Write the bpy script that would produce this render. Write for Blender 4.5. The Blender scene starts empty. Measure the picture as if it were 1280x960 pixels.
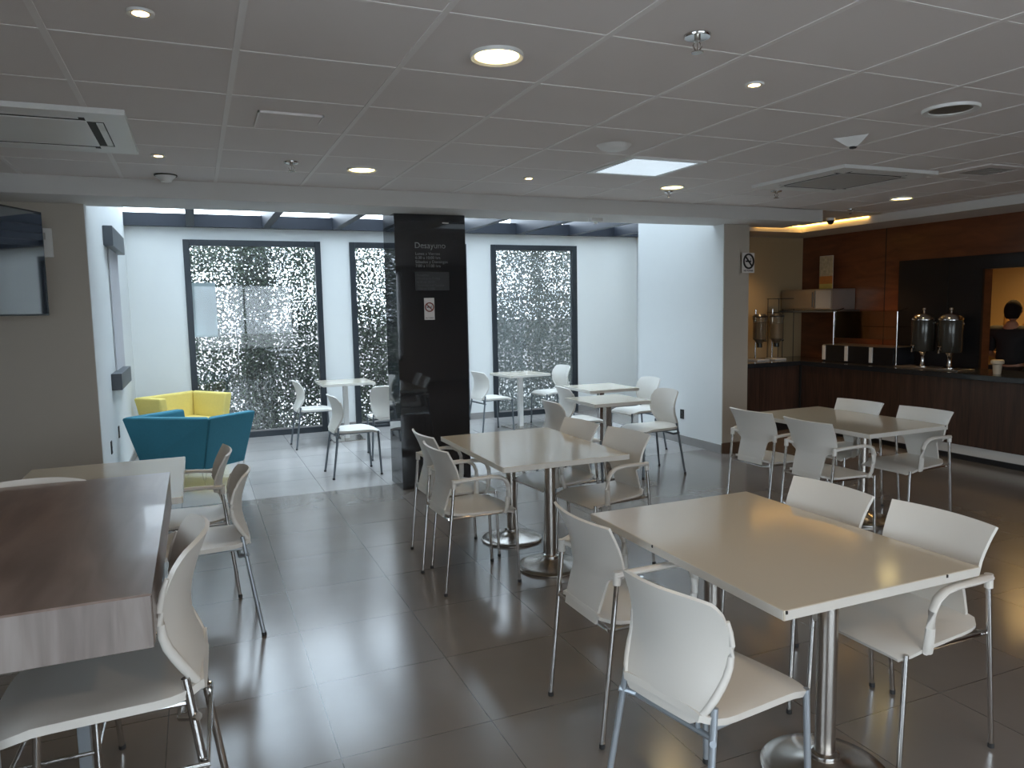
import bpy, bmesh, math, random
from mathutils import Vector, Matrix, Euler, noise
random.seed(7)
PI = math.pi
S = bpy.context.scene
COL = S.collection

# ------------------------------------------------------------------ materials
def mat(name, col, rough=.5, metal=0.0, noise=0.0, nscale=6, coat=0.0, spec=.5, emit=None, estr=0, bump=0.0, bscale=200, alpha=1, ior=None):
    m = bpy.data.materials.new(name); m.use_nodes = True
    nt = m.node_tree; b = nt.nodes['Principled BSDF']
    b.inputs['Base Color'].default_value = (*col, 1)
    b.inputs['Roughness'].default_value = rough
    b.inputs['Metallic'].default_value = metal
    b.inputs['Specular IOR Level'].default_value = spec
    if coat: b.inputs['Coat Weight'].default_value = coat; b.inputs['Coat Roughness'].default_value = .08
    if ior: b.inputs['IOR'].default_value = ior
    if alpha < 1: b.inputs['Alpha'].default_value = alpha
    if emit: b.inputs['Emission Color'].default_value = (*emit, 1); b.inputs['Emission Strength'].default_value = estr
    tc = nt.nodes.new('ShaderNodeTexCoord')
    n = nt.nodes.new('ShaderNodeTexNoise'); n.inputs['Scale'].default_value = nscale; n.inputs['Detail'].default_value = 4
    nt.links.new(tc.outputs['Object'], n.inputs['Vector'])
    if noise:
        mx = nt.nodes.new('ShaderNodeMix'); mx.data_type = 'RGBA'
        mx.inputs[6].default_value = (*[c*(1-noise) for c in col], 1)
        mx.inputs[7].default_value = (*[min(1, c*(1+noise)) for c in col], 1)
        nt.links.new(n.outputs['Fac'], mx.inputs[0]); nt.links.new(mx.outputs[2], b.inputs['Base Color'])
    if bump:
        n2 = nt.nodes.new('ShaderNodeTexNoise'); n2.inputs['Scale'].default_value = bscale
        nt.links.new(tc.outputs['Object'], n2.inputs['Vector'])
        bp = nt.nodes.new('ShaderNodeBump'); bp.inputs['Strength'].default_value = bump; bp.inputs['Distance'].default_value = .002
        nt.links.new(n2.outputs['Fac'], bp.inputs['Height']); nt.links.new(bp.outputs[0], b.inputs['Normal'])
    return m

def wood(name, c1, c2, rough=.35, scale=(1, 14, 14), coat=0, wscale=2.2, dist=5):
    m = bpy.data.materials.new(name); m.use_nodes = True
    nt = m.node_tree; b = nt.nodes['Principled BSDF']
    tc = nt.nodes.new('ShaderNodeTexCoord'); mp = nt.nodes.new('ShaderNodeMapping')
    mp.inputs['Scale'].default_value = scale
    nt.links.new(tc.outputs['Object'], mp.inputs['Vector'])
    n = nt.nodes.new('ShaderNodeTexNoise'); n.inputs['Scale'].default_value = wscale; n.inputs['Detail'].default_value = 8
    n.inputs['Distortion'].default_value = dist*.15
    nt.links.new(mp.outputs[0], n.inputs['Vector'])
    r = nt.nodes.new('ShaderNodeValToRGB'); r.color_ramp.elements[0].position = .3; r.color_ramp.elements[1].position = .72
    r.color_ramp.elements[0].color = (*c1, 1); r.color_ramp.elements[1].color = (*c2, 1)
    nt.links.new(n.outputs['Fac'], r.inputs[0]); nt.links.new(r.outputs[0], b.inputs['Base Color'])
    b.inputs['Roughness'].default_value = rough
    if coat: b.inputs['Coat Weight'].default_value = coat
    return m

def glass(name, tint=(.93, .97, .97), refl=.5, haze=0.0, hcol=(.5,.58,.6)):
    m = bpy.data.materials.new(name); m.use_nodes = True
    nt = m.node_tree; nt.nodes.clear()
    o = nt.nodes.new('ShaderNodeOutputMaterial'); mx = nt.nodes.new('ShaderNodeMixShader')
    t = nt.nodes.new('ShaderNodeBsdfTransparent'); g = nt.nodes.new('ShaderNodeBsdfGlossy')
    f = nt.nodes.new('ShaderNodeFresnel'); f.inputs['IOR'].default_value = 1.5
    g.inputs['Roughness'].default_value = .02; t.inputs['Color'].default_value = (*tint, 1)
    mm = nt.nodes.new('ShaderNodeMath'); mm.operation = 'MULTIPLY'; mm.inputs[1].default_value = refl*2
    nt.links.new(f.outputs[0], mm.inputs[0]); nt.links.new(mm.outputs[0], mx.inputs[0])
    nt.links.new(t.outputs[0], mx.inputs[1]); nt.links.new(g.outputs[0], mx.inputs[2])
    last = mx
    if haze:
        d = nt.nodes.new('ShaderNodeBsdfDiffuse'); d.inputs['Color'].default_value = (*hcol, 1)
        m2 = nt.nodes.new('ShaderNodeMixShader'); m2.inputs[0].default_value = haze
        nt.links.new(mx.outputs[0], m2.inputs[1]); nt.links.new(d.outputs[0], m2.inputs[2]); last = m2
    nt.links.new(last.outputs[0], o.inputs[0])
    return m

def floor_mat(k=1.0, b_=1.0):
    m = bpy.data.materials.new('porcelain_tile'); m.use_nodes = True
    nt = m.node_tree; b = nt.nodes['Principled BSDF']
    tc = nt.nodes.new('ShaderNodeTexCoord')
    mp = nt.nodes.new('ShaderNodeMapping'); mp.inputs['Location'].default_value = (-.40, -.245, 0)
    nt.links.new(tc.outputs['Object'], mp.inputs['Vector'])
    br = nt.nodes.new('ShaderNodeTexBrick'); br.offset = 0; br.squash = 1
    br.inputs['Scale'].default_value = 1; br.inputs['Brick Width'].default_value = .59; br.inputs['Row Height'].default_value = .59
    br.inputs['Mortar Size'].default_value = .0022; br.inputs['Mortar Smooth'].default_value = .1; br.inputs['Bias'].default_value = 0
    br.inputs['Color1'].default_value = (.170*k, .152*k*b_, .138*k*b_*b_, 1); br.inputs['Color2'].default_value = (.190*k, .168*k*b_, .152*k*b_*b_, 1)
    br.inputs['Mortar'].default_value = (.075*k, .066*k, .06*k, 1)
    nt.links.new(mp.outputs[0], br.inputs['Vector'])
    n = nt.nodes.new('ShaderNodeTexNoise'); n.inputs['Scale'].default_value = 2.2; n.inputs['Detail'].default_value = 6
    nt.links.new(tc.outputs['Object'], n.inputs['Vector'])
    mr = nt.nodes.new('ShaderNodeMapRange'); mr.inputs['To Min'].default_value = .82; mr.inputs['To Max'].default_value = 1.18
    nt.links.new(n.outputs['Fac'], mr.inputs['Value'])
    mx = nt.nodes.new('ShaderNodeMix'); mx.data_type = 'RGBA'; mx.blend_type = 'MULTIPLY'; mx.inputs[0].default_value = 1
    nt.links.new(br.outputs['Color'], mx.inputs[6]); nt.links.new(mr.outputs[0], mx.inputs[7])
    nt.links.new(mx.outputs[2], b.inputs['Base Color'])
    mr2 = nt.nodes.new('ShaderNodeMapRange'); mr2.inputs['To Min'].default_value = .22; mr2.inputs['To Max'].default_value = .32
    n3 = nt.nodes.new('ShaderNodeTexNoise'); n3.inputs['Scale'].default_value = 5
    nt.links.new(tc.outputs['Object'], n3.inputs['Vector'])
    b.inputs['Roughness'].default_value = .19
    bp = nt.nodes.new('ShaderNodeBump'); bp.inputs['Strength'].default_value = .15; bp.inputs['Distance'].default_value = .001; bp.invert = True
    
    b.inputs['Specular IOR Level'].default_value = 1.0; b.inputs['IOR'].default_value = 1.7
    return m

def leaf_mat():
    m = bpy.data.materials.new('ivy_leaves'); m.use_nodes = True
    nt = m.node_tree; b = nt.nodes['Principled BSDF']
    g = nt.nodes.new('ShaderNodeNewGeometry'); r = nt.nodes.new('ShaderNodeValToRGB')
    r.color_ramp.elements[0].color = (.05, .065, .05, 1); r.color_ramp.elements[1].color = (.17, .24, .15, 1)
    e = r.color_ramp.elements.new(.5); e.color = (.09, .12, .09, 1)
    nt.links.new(g.outputs['Random Per Island'], r.inputs[0]); nt.links.new(r.outputs[0], b.inputs['Base Color'])
    b.inputs['Roughness'].default_value = .45
    return m

M = {}
M['plastic'] = mat('white_shell_plastic', (.68, .65, .60), .38, noise=.02, bump=.15, bscale=500)
M['laminate'] = mat('cream_laminate', (.56, .50, .40), .12, noise=.02, nscale=3, spec=.7)
M['laminate_edge'] = mat('edge_banding', (.62, .59, .54), .35, noise=.03)
M['chrome'] = mat('chrome_tube', (.62, .60, .58), .14, 1, noise=.03)
M['steel'] = mat('brushed_steel', (.50, .46, .42), .27, 1, noise=.05, nscale=30)
M['greysteel'] = mat('grey_painted_tube', (.40, .44, .48), .35, .5, noise=.03)
M['darksteel'] = mat('dark_grey_tube', (.16, .18, .20), .35, .6, noise=.03)
M['rubber'] = mat('black_rubber', (.03, .03, .03), .6, noise=.05)
M['wall'] = mat('white_wall_paint', (.72, .73, .72), .75, noise=.015, bump=.1)
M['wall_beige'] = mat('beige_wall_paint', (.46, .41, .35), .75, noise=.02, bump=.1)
M['wall_kitchen'] = mat('warm_beige_paint', (.46, .33, .18), .75, noise=.02, bump=.1)
M['ceil'] = mat('ceiling_tile', (.74, .69, .67), .85, noise=.02, nscale=2, bump=.2, bscale=300)
M['tbar'] = mat('ceiling_grid_white', (.80, .76, .74), .5, noise=.02)
M['plaster'] = mat('soffit_plaster', (.62, .60, .58), .8, noise=.015)
M['floor'] = floor_mat()
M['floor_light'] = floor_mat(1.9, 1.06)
M['basetile'] = mat('grey_skirting_tile', (.27, .255, .245), .35, noise=.05)
M['basewood'] = mat('brown_skirting', (.12, .075, .05), .45, noise=.1)
M['frame'] = mat('anthracite_aluminium', (.030, .036, .044), .35, .3, noise=.05)
M['beam'] = mat('anthracite_steel', (.032, .037, .050), .45, .2, noise=.06)
M['glass'] = glass('window_glass', tint=(.96, .965, .97), refl=.5, haze=.05, hcol=(.4, .42, .42))  # slight diffuse haze paints faint reflections into the panes
M['glass_refl_haze'] = glass('reflection_haze_glass', refl=.6, tint=(.95, .96, .97), haze=.34, hcol=(.34, .37, .37))  # stronger grey haze painted in for the reflections on the right window
M['roofglass'] = glass('roof_glass', tint=(.95, .98, 1), refl=.3)
M['guardglass'] = glass('sneeze_guard_glass', tint=(.85, .85, .83), refl=.5)
M['clearplastic'] = glass('clear_plastic', tint=(.8, .78, .72), refl=.6, haze=.25, hcol=(.5, .42, .3))
M['black'] = mat('polished_black_stone', (.016, .018, .022), .04, spec=.8, noise=.1, nscale=20)
M['blackmat'] = mat('black_panel', (.012, .012, .014), .3, noise=.1)
M['blackstone'] = mat('dark_granite', (.022, .024, .028), .12, noise=.35, nscale=60)
M['leaf'] = leaf_mat()
M['stem'] = mat('ivy_stem', (.06, .05, .035), .7, noise=.2)
M['teal'] = mat('teal_fabric', (.03, .17, .235), .85, noise=.07, nscale=40, bump=.4, bscale=600)
M['yellow'] = mat('mustard_yellow_fabric', (.72, .58, .17), .85, noise=.06, nscale=40, bump=.4, bscale=600)
M['woodtop'] = wood('brown_wood_veneer', (.12, .078, .06), (.24, .168, .135), .3, (9, 1.6, 9), coat=.15, wscale=1.3)
M['woodedge'] = wood('washed_wood_veneer', (.17, .14, .125), (.30, .26, .24), .4, (14, 3, 1.2), wscale=1.6)
M['woodcounter'] = wood('walnut_counter_front', (.035, .018, .012), (.085, .045, .03), .4, (14, 14, 1), wscale=2)
M['woodwall'] = wood('cherry_wall_panel', (.10, .032, .014), (.19, .065, .026), .33, (2, 2, 9), wscale=1.2)
M['whiteplast'] = mat('white_plastic_fitting', (.75, .74, .72), .4, noise=.02)
M['greyplast'] = mat('grey_box_plastic', (.05, .057, .068), .4, noise=.05)
M['blind'] = mat('roller_blind_fabric', (.50, .49, .51), .8, noise=.03, bump=.3)
M['darkslot'] = mat('dark_slot', (.02, .018, .016), .7, noise=.1)
M['acgrille'] = mat('grille_grey', (.42, .40, .38), .6, noise=.05)
M['warm'] = mat('warm_lamp_diffuser', (1, .9, .6), .5, emit=(1, .78, .32), estr=7, noise=.01)
M['warmspot'] = mat('warm_spot_lens', (1, .8, .5), .5, emit=(1, .62, .22), estr=14, noise=.01)
M['led'] = mat('cool_panel_diffuser', (.8, .85, .9), .35, emit=(.62, .74, .84), estr=.50, noise=.01)
M['cove'] = mat('warm_led_strip', (1, .7, .3), .5, emit=(1, .56, .13), estr=6, noise=.01)
M['screen'] = mat('tv_screen', (.012, .014, .02), .03, spec=1, noise=.1, ior=2.0)
M['bezel'] = mat('black_bezel', (.02, .02, .022), .3, noise=.1)
M['paper'] = mat('sign_white', (.70, .66, .64), .5, noise=.02)
M['signred'] = mat('sign_dark_red', (.22, .035, .02), .5, noise=.05)
M['signblack'] = mat('sign_black', (.02, .018, .018), .5, noise=.05)
M['text'] = mat('grey_lettering', (.22, .22, .22), .5, noise=.03)
M['board'] = mat('dark_menu_board', (.022, .021, .022), .5, noise=.1)
M['skin'] = mat('skin', (.36, .18, .11), .5, noise=.05)
M['hair'] = mat('dark_hair', (.012, .01, .009), .9, spec=.15, noise=.3, nscale=60)
M['cloth'] = mat('black_shirt', (.012, .012, .014), .85, noise=.15, nscale=30)
M['trousers'] = mat('dark_trousers', (.02, .02, .025), .85, noise=.15, nscale=30)
M['shoe'] = mat('black_shoe', (.015, .015, .015), .4, noise=.1)
M['stainless'] = mat('stainless_box', (.40, .37, .33), .3, .85, noise=.06)
M['urn'] = mat('dark_smoked_vessel', (.05, .047, .04), .2, .3, noise=.1)
M['cupm'] = mat('beige_cup', (.55, .45, .33), .5, noise=.05)
M['cereal'] = mat('cereal_brown', (.35, .19, .07), .7, noise=.5, nscale=60)
M['poster1'] = mat('poster_photo', (.55, .45, .28), .4, noise=.6, nscale=22)
M['poster2'] = mat('poster_orange', (.62, .22, .05), .4, noise=.25, nscale=15)
M['poster3'] = mat('poster_yellow', (.66, .50, .12), .4, noise=.25, nscale=15)
M['pale'] = mat('pale_building_render', (.50, .47, .47), .8, noise=.06)
M['pavement'] = mat('outdoor_paving', (.50, .49, .47), .8, noise=.12)
M['reflpanel'] = mat('pale_blue_reflection', (.60, .70, .72), .5, noise=.04)
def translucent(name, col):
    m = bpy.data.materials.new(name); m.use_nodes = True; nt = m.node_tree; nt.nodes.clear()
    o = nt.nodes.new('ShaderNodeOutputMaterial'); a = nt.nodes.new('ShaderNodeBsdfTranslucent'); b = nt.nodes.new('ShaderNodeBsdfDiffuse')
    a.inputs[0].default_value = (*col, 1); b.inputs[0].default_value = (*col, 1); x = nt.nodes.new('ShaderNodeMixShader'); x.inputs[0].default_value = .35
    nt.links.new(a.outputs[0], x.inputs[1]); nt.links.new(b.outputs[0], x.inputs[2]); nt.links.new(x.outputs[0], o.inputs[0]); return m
M['reflpanel'] = translucent('translucent_reflection', (.62, .70, .72))
M['redflower'] = mat('red_awning', (.35, .04, .03), .6, noise=.2)

# ------------------------------------------------------------------ mesh helpers
class MB:
    def __init__(s): s.bm = bmesh.new()
    def box(s, x0, x1, y0, y1, z0, z1, bev=0, seg=2):
        vs = [s.bm.verts.new(p) for p in ((x0,y0,z0),(x1,y0,z0),(x1,y1,z0),(x0,y1,z0),(x0,y0,z1),(x1,y0,z1),(x1,y1,z1),(x0,y1,z1))]
        fs = [s.bm.faces.new([vs[i] for i in f]) for f in ((3,2,1,0),(4,5,6,7),(0,1,5,4),(1,2,6,5),(2,3,7,6),(3,0,4,7))]
        if bev:
            es = set(e for f in fs for e in f.edges)
            bmesh.ops.bevel(s.bm, geom=list(es), offset=bev, segments=seg, affect='EDGES', profile=.5)
        return s
    def ring(s, c, t, r, n, ref, r2=None):
        t = t.normalized(); a = ref - t*ref.dot(t)
        if a.length < 1e-4: a = t.orthogonal()
        a.normalize(); b = t.cross(a)
        return [s.bm.verts.new(c + a*math.cos(2*PI*i/n)*r + b*math.sin(2*PI*i/n)*(r2 or r)) for i in range(n)]
    def tube(s, pts, r, n=10, ref=(0, 0, 1), r2=None, cap=True):
        pts = [Vector(p) for p in pts]; rs = r if isinstance(r, (list, tuple)) else [r]*len(pts)
        ref = Vector(ref); rings = []
        for i, p in enumerate(pts):
            t = (pts[min(i+1, len(pts)-1)] - pts[max(i-1, 0)])
            rings.append(s.ring(p, t, rs[i], n, ref, r2))
        for A, B in zip(rings, rings[1:]):
            for i in range(n): s.bm.faces.new((A[i], A[(i+1) % n], B[(i+1) % n], B[i]))
        if cap: s.bm.faces.new(rings[0][::-1]); s.bm.faces.new(rings[-1])
        return s
    def lathe(s, prof, n=32, c=(0, 0, 0)):
        rings = []
        for r, z in prof:
            rings.append([s.bm.verts.new((c[0]+r*math.cos(2*PI*i/n), c[1]+r*math.sin(2*PI*i/n), c[2]+z)) for i in range(n)])
        for A, B in zip(rings, rings[1:]):
            for i in range(n): s.bm.faces.new((A[i], A[(i+1) % n], B[(i+1) % n], B[i]))
        if prof[0][0] > 0: s.bm.faces.new(rings[0][::-1])
        if prof[-1][0] > 0: s.bm.faces.new(rings[-1])
        return s
    def sheet(s, P, thick):
        """P: grid [v][u] of Vector; makes a closed slab of given thickness (centred)."""
        nv = len(P); nu = len(P[0]); N = []
        for j in range(nv):
            row = []
            for i in range(nu):
                du = P[j][min(i+1, nu-1)] - P[j][max(i-1, 0)]; dv = P[min(j+1, nv-1)][i] - P[max(j-1, 0)][i]
                n = du.cross(dv); row.append(n.normalized() if n.length > 1e-9 else Vector((0, 0, 1)))
            N.append(row)
        A = [[s.bm.verts.new(P[j][i] + N[j][i]*thick/2) for i in range(nu)] for j in range(nv)]
        B = [[s.bm.verts.new(P[j][i] - N[j][i]*thick/2) for i in range(nu)] for j in range(nv)]
        f = s.bm.faces.new
        for j in range(nv-1):
            for i in range(nu-1):
                f((A[j][i], A[j][i+1], A[j+1][i+1], A[j+1][i])); f((B[j][i], B[j+1][i], B[j+1][i+1], B[j][i+1]))
        for i in range(nu-1):
            f((A[0][i], B[0][i], B[0][i+1], A[0][i+1])); f((A[-1][i], A[-1][i+1], B[-1][i+1], B[-1][i]))
        for j in range(nv-1):
            f((A[j][0], A[j+1][0], B[j+1][0], B[j][0])); f((A[j][-1], B[j][-1], B[j+1][-1], A[j+1][-1]))
        return s
    def poly(s, pts, h0, h1, inset=None):
        """vertical prism from xy points; inset pts for the bottom"""
        b = [s.bm.verts.new((*p, h0)) for p in (inset or pts)]; t = [s.bm.verts.new((*p, h1)) for p in pts]
        n = len(pts); s.bm.faces.new(b[::-1]); s.bm.faces.new(t)
        for i in range(n): s.bm.faces.new((b[i], b[(i+1) % n], t[(i+1) % n], t[i]))
        return s
    def build(s, name, m, parent=None, smooth=False, bevel=0, subd=0, mesh_only=False):
        bmesh.ops.recalc_face_normals(s.bm, faces=s.bm.faces[:])
        me = bpy.data.meshes.new(name); s.bm.to_mesh(me); s.bm.free()
        me.materials.append(m)
        if smooth:
            for p in me.polygons: p.use_smooth = True
            try: me.set_sharp_from_angle(angle=math.radians(40))
            except Exception: pass
        o = bpy.data.objects.new(name, me); COL.objects.link(o)
        if parent: o.parent = parent
        if bevel:
            md = o.modifiers.new('bevel', 'BEVEL'); md.width = bevel; md.segments = 2; md.limit_method = 'ANGLE'
        if subd:
            md = o.modifiers.new('sub', 'SUBSURF'); md.levels = subd; md.render_levels = subd
        return o

def tag(o, label, cat, group=None, kind=None):
    o['label'] = label; o['category'] = cat
    if group: o['group'] = group
    if kind: o['kind'] = kind
    return o
def thing(name, label, cat, loc=(0, 0, 0), rz=0, group=None):
    o = bpy.data.objects.new(name, None); COL.objects.link(o)
    o.location = loc; o.rotation_euler = (0, 0, rz); o.empty_display_size = .1
    return tag(o, label, cat, group)
def struct(o):
    o['kind'] = 'structure'; return o
def copy_tree(o, parent=None):
    c = o.copy(); COL.objects.link(c); c.parent = parent
    for ch in [x for x in bpy.data.objects if x.parent == o]: copy_tree(ch, c)
    return c
def place(proto, loc, deg, label, group, state):
    o = proto if not state.get(proto.name) else copy_tree(proto)
    state[proto.name] = True
    o.location = loc; o.rotation_euler = (0, 0, math.radians(deg)); o['label'] = label; o['group'] = group
    return o
def box(name, x0, x1, y0, y1, z0, z1, m, parent=None, bev=0):
    return MB().box(x0, x1, y0, y1, z0, z1, bev).build(name, m, parent)

# ------------------------------------------------------------------ camera
Rm = Matrix(((0.919771, 0.057135, -0.388273), (-0.392019, 0.087159, -0.915819), (-0.018484, 0.994555, 0.102565)))
cam = bpy.data.cameras.new('camera'); co = bpy.data.objects.new('camera', cam); COL.objects.link(co)
Rq = Rm.to_quaternion().normalized()
co.matrix_world = Matrix.Translation((0, 0, 1.626)) @ Rq.to_matrix().to_4x4()
cam.sensor_width = 36; cam.lens = 927.22/1280*36; cam.clip_start = .02; cam.clip_end = 200
S.camera = co

# ------------------------------------------------------------------ setting
CZ = 2.584; BY = 6.03; SZ = 2.462
LX = -1.75; RX = 7.78; BACK = 10.17; AX = -.72; NY = -3.2
GX0, GS = -.416, .613
struct(box('floor', LX-.3, 10.6, NY-.2, 6.72, -.12, 0, M['floor']))
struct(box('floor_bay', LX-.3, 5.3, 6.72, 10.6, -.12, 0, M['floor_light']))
struct(box('floor_buffet', 5.3, 10.6, 6.72, 10.6, -.12, 0, M['floor']))
# ceiling: slab of tiles
struct(box('ceiling', LX-.2, 7.12, NY, BY, CZ+.006, CZ+.10, M['ceil']))
mb = MB()
xs = [GX0+GS*i for i in range(-2, 13)]; ys = [BY-.603*j for j in range(0, 16)]
for x in xs:
    if LX < x < 7.1: mb.box(x-.012, x+.012, NY, BY, CZ+.003, CZ+.010)
struct(mb.build('trim_1', M['tbar']))
mb = MB()
for y in ys[1:]: mb.box(LX, 7.12, y-.006, y+.006, CZ+.004, CZ+.010)
struct(mb.build('trim_2', M['tbar']))
# beam between the room and the skylit bay
struct(box('trim_3', LX-.2, 6.15, BY, 6.62, SZ, 3.3, M['plaster']))
# plain ceiling over the buffet, with lowered border
struct(box('trim_4', 5.5, 7.12, BY, 7.32, CZ, CZ+.1, M['plaster']))
mb = MB(); mb.box(7.12, RX, NY, 7.97, 2.50, CZ+.1); mb.box(5.3, 7.12, 7.32, 7.97, 2.50, CZ+.1)
struct(mb.build('trim_5', M['plaster']))
# walls
struct(box('wall_left', LX-.15, LX, NY, -1.9, 0, CZ+.1, M['wall_beige']))
mb = MB(); mb.box(LX-.15, LX, 1.6, 6.5, 0, CZ+.1); mb.box(LX-.15, LX, -1.9, 1.6, 0, .9); mb.box(LX-.15, LX, -1.9, 1.6, 2.3, CZ+.1)
struct(mb.build('wall_left_side', M['wall_beige']))
mb = MB(); mb.box(LX-.15, AX-.004, 6.5, 6.62, 0, SZ)
struct(mb.build('wall_television', M['wall_beige']))
mb = MB(); mb.box(AX-.2, AX, 6.502, BACK+.1, 0, 3.15); mb.box(LX-.15, AX-.1, 6.62, 6.8, 0, 3.05)
struct(mb.build('wall_bay_left', M['wall']))
mb = MB(); mb.box(LX-.2, -1.4, NY-.15, NY, 0, CZ+.1); mb.box(4.2, 10.4, NY-.15, NY, 0, CZ+.1); mb.box(-1.4, 4.2, NY-.15, NY, 0, .5); mb.box(-1.4, 4.2, NY-.15, NY, 2.45, CZ+.1)
struct(mb.build('wall_front', M['wall_beige']))
mb = MB()
for x in (-1.4, -.02, 1.36, 2.74, 4.15): mb.box(x, x+.05, NY-.12, NY-.04, .5, 2.45)
mb.box(-1.4, 4.2, NY-.12, NY-.04, .5, .55); mb.box(-1.4, 4.2, NY-.12, NY-.04, 2.4, 2.45)
w = struct(mb.build('window_6', M['frame']))  # window row added behind the camera, unseen, to bring in more daylight
box('pane', -1.35, 4.15, NY-.09, NY-.08, .55, 2.4, M['glass'], w)
# back wall with three tall openings
WIN = [(-.086, 1.583), (1.965, 3.63), (4.011, 5.415)]; WT = 2.53
mb = MB(); edges = [AX] + [e for w in WIN for e in w] + [6.6]
for i in range(0, len(edges), 2): mb.box(edges[i], edges[i+1], BACK, BACK+.18, 0, 2.84)
for a, b in WIN: mb.box(a, b, BACK, BACK+.18, WT, 2.84)
struct(mb.build('wall_back', M['wall']))
struct(box('wall_bay_right', 6.5, 6.6, 8.12, BACK, 0, 3.15, M['wall']))
# pier and the wall that separates bay and buffet
struct(box('wall_pier', 5.2, 5.53, 6.452, 8.1, 0, 3.2, M['wall']))
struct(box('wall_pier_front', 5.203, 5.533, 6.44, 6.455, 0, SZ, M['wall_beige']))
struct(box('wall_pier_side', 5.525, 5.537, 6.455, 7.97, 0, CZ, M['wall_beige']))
struct(box('wall_buffet_end', 5.5, RX+.1, 7.97, 8.12, 0, 3.2, M['wall_kitchen']))
# wood wall with serving opening (y 4.1-5.37, z .9-1.93)
OY0, OY1, OZ0, OZ1 = 4.1, 5.37, .0, 1.94
mb = MB(); mb.box(RX, RX+.12, NY, OY0, 0, 2.52); mb.box(RX, RX+.12, OY1, 7.97, 0, 2.52)
mb.box(RX, RX+.12, OY0, OY1, OZ1, 2.52)
struct(mb.build('wall_right', M['woodwall']))
mb = MB(); mb.box(RX-.004, RX, 6.615, 6.625, .9, 2.5); mb.box(RX-.004, RX, 2.9, 2.91, .9, 2.5)
struct(mb.build('trim_6', M['darkslot']))
mb = MB(); X0, X1 = RX-.035, RX-.001
mb.box(X0, X1, OY1, 6.40, .88, 2.09); mb.box(X0, X1, OY0, OY1, OZ1, 2.09); mb.box(X0, X1, 3.3, OY0, .88, 2.09)
mb.box(X0-.006, X1, 5.76, 5.775, .88, 2.08)
struct(mb.build('trim_7', M['blackmat']))
# kitchen room behind the opening
mb = MB(); mb.box(10.2, 10.35, NY, 8.1, 0, 2.7); mb.box(RX+.12, 10.3, 7.9, 8.05, 0, 2.7); mb.box(RX+.12, 10.3, 2.2, 2.35, 0, 2.7)
struct(mb.build('wall_kitchen', M['wall_kitchen']))
struct(box('ceiling_kitchen', RX+.1, 10.3, NY, 8.1, 2.6, 2.7, M['plaster']))
# skirting
struct(box('baseboard_back', AX, 6.5, BACK-.012, BACK, 0, .095, M['basetile']))
for i, (a, b) in enumerate(WIN): pass
struct(box('baseboard_bay_left', AX, AX+.012, 6.51, BACK-.012, 0, .095, M['basetile']))
struct(box('baseboard_bay_right', 5.188, 5.2, 6.44, 8.1, 0, .095, M['basetile']))
struct(box('baseboard_pier', 5.19, 5.54, 6.426, 6.44, 0, .115, M['basewood']))
struct(box('baseboard_television', LX, AX, 6.488, 6.5, 0, .095, M['basetile']))
# windows: frame + panes
for k, (a, b) in enumerate(WIN):
    mb = MB(); t = .075; y0, y1 = BACK-.03, BACK+.07
    z1 = WT+.01
    mb.box(a, a+t, y0, y1, 0, z1, .004); mb.box(b-t, b, y0, y1, 0, z1, .004)
    mb.box(a+t, b-t, y0, y1, z1-t, z1, .004); mb.box(a+t, b-t, y0, y1, 0.0, .075, .004)
    w = struct(mb.build('window_%d' % (k+1), M['frame']))
    box('pane', a+t, b-t, BACK+.02, BACK+.028, .075, z1-t, M['glass_refl_haze'] if k == 2 else M['glass'], w)
# window on the left of the room, out of frame, lets daylight in
mb = MB(); 
for y in (-1.9, -.75, .42, 1.55): mb.box(LX-.12, LX-.04, y, y+.05, .9, 2.3)
mb.box(LX-.12, LX-.04, -1.9, 1.6, .9, .95); mb.box(LX-.12, LX-.04, -1.9, 1.6, 2.25, 2.3)
w = struct(mb.build('window_4', M['frame']))
box('pane', LX-.09, LX-.08, -1.85, 1.55, .95, 2.25, M['glass'], w)
# skylight: ledger, rafters, glass roof
struct(box('trim_8', AX, 6.5, BACK-.10, BACK-.002, 2.69, 2.845, M['beam']))
for i, x in enumerate((.013, .90, 1.79, 2.67, 3.54, 4.42, 5.29, 6.07)):
    struct(box('trim_%d' % (9+i), x-.045, x+.045, 6.62, BACK+.1, 2.69, 3.10, M['beam']))
struct(box('window_5', AX-.1, 6.6, 6.60, BACK+.1, 3.15, 3.165, M['roofglass']))
mb = MB(); mb.box(AX-.1, 6.6, 6.60, 6.66, 3.0, 3.18)
for i in range(1, 3): mb.box(AX-.1, 6.6, 6.95+i*1.07-.015, 6.95+i*1.07+.015, 3.166, 3.19)
struct(mb.build('trim_17', M['beam']))
# roof over the closed parts so no sky leaks in
struct(box('trim_18', LX-.3, 10.5, NY-.3, 6.60, 3.2, 3.3, M['plaster']))
struct(box('trim_19', 6.6, 10.5, 6.60, 10.4, 3.2, 3.3, M['plaster']))

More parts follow.
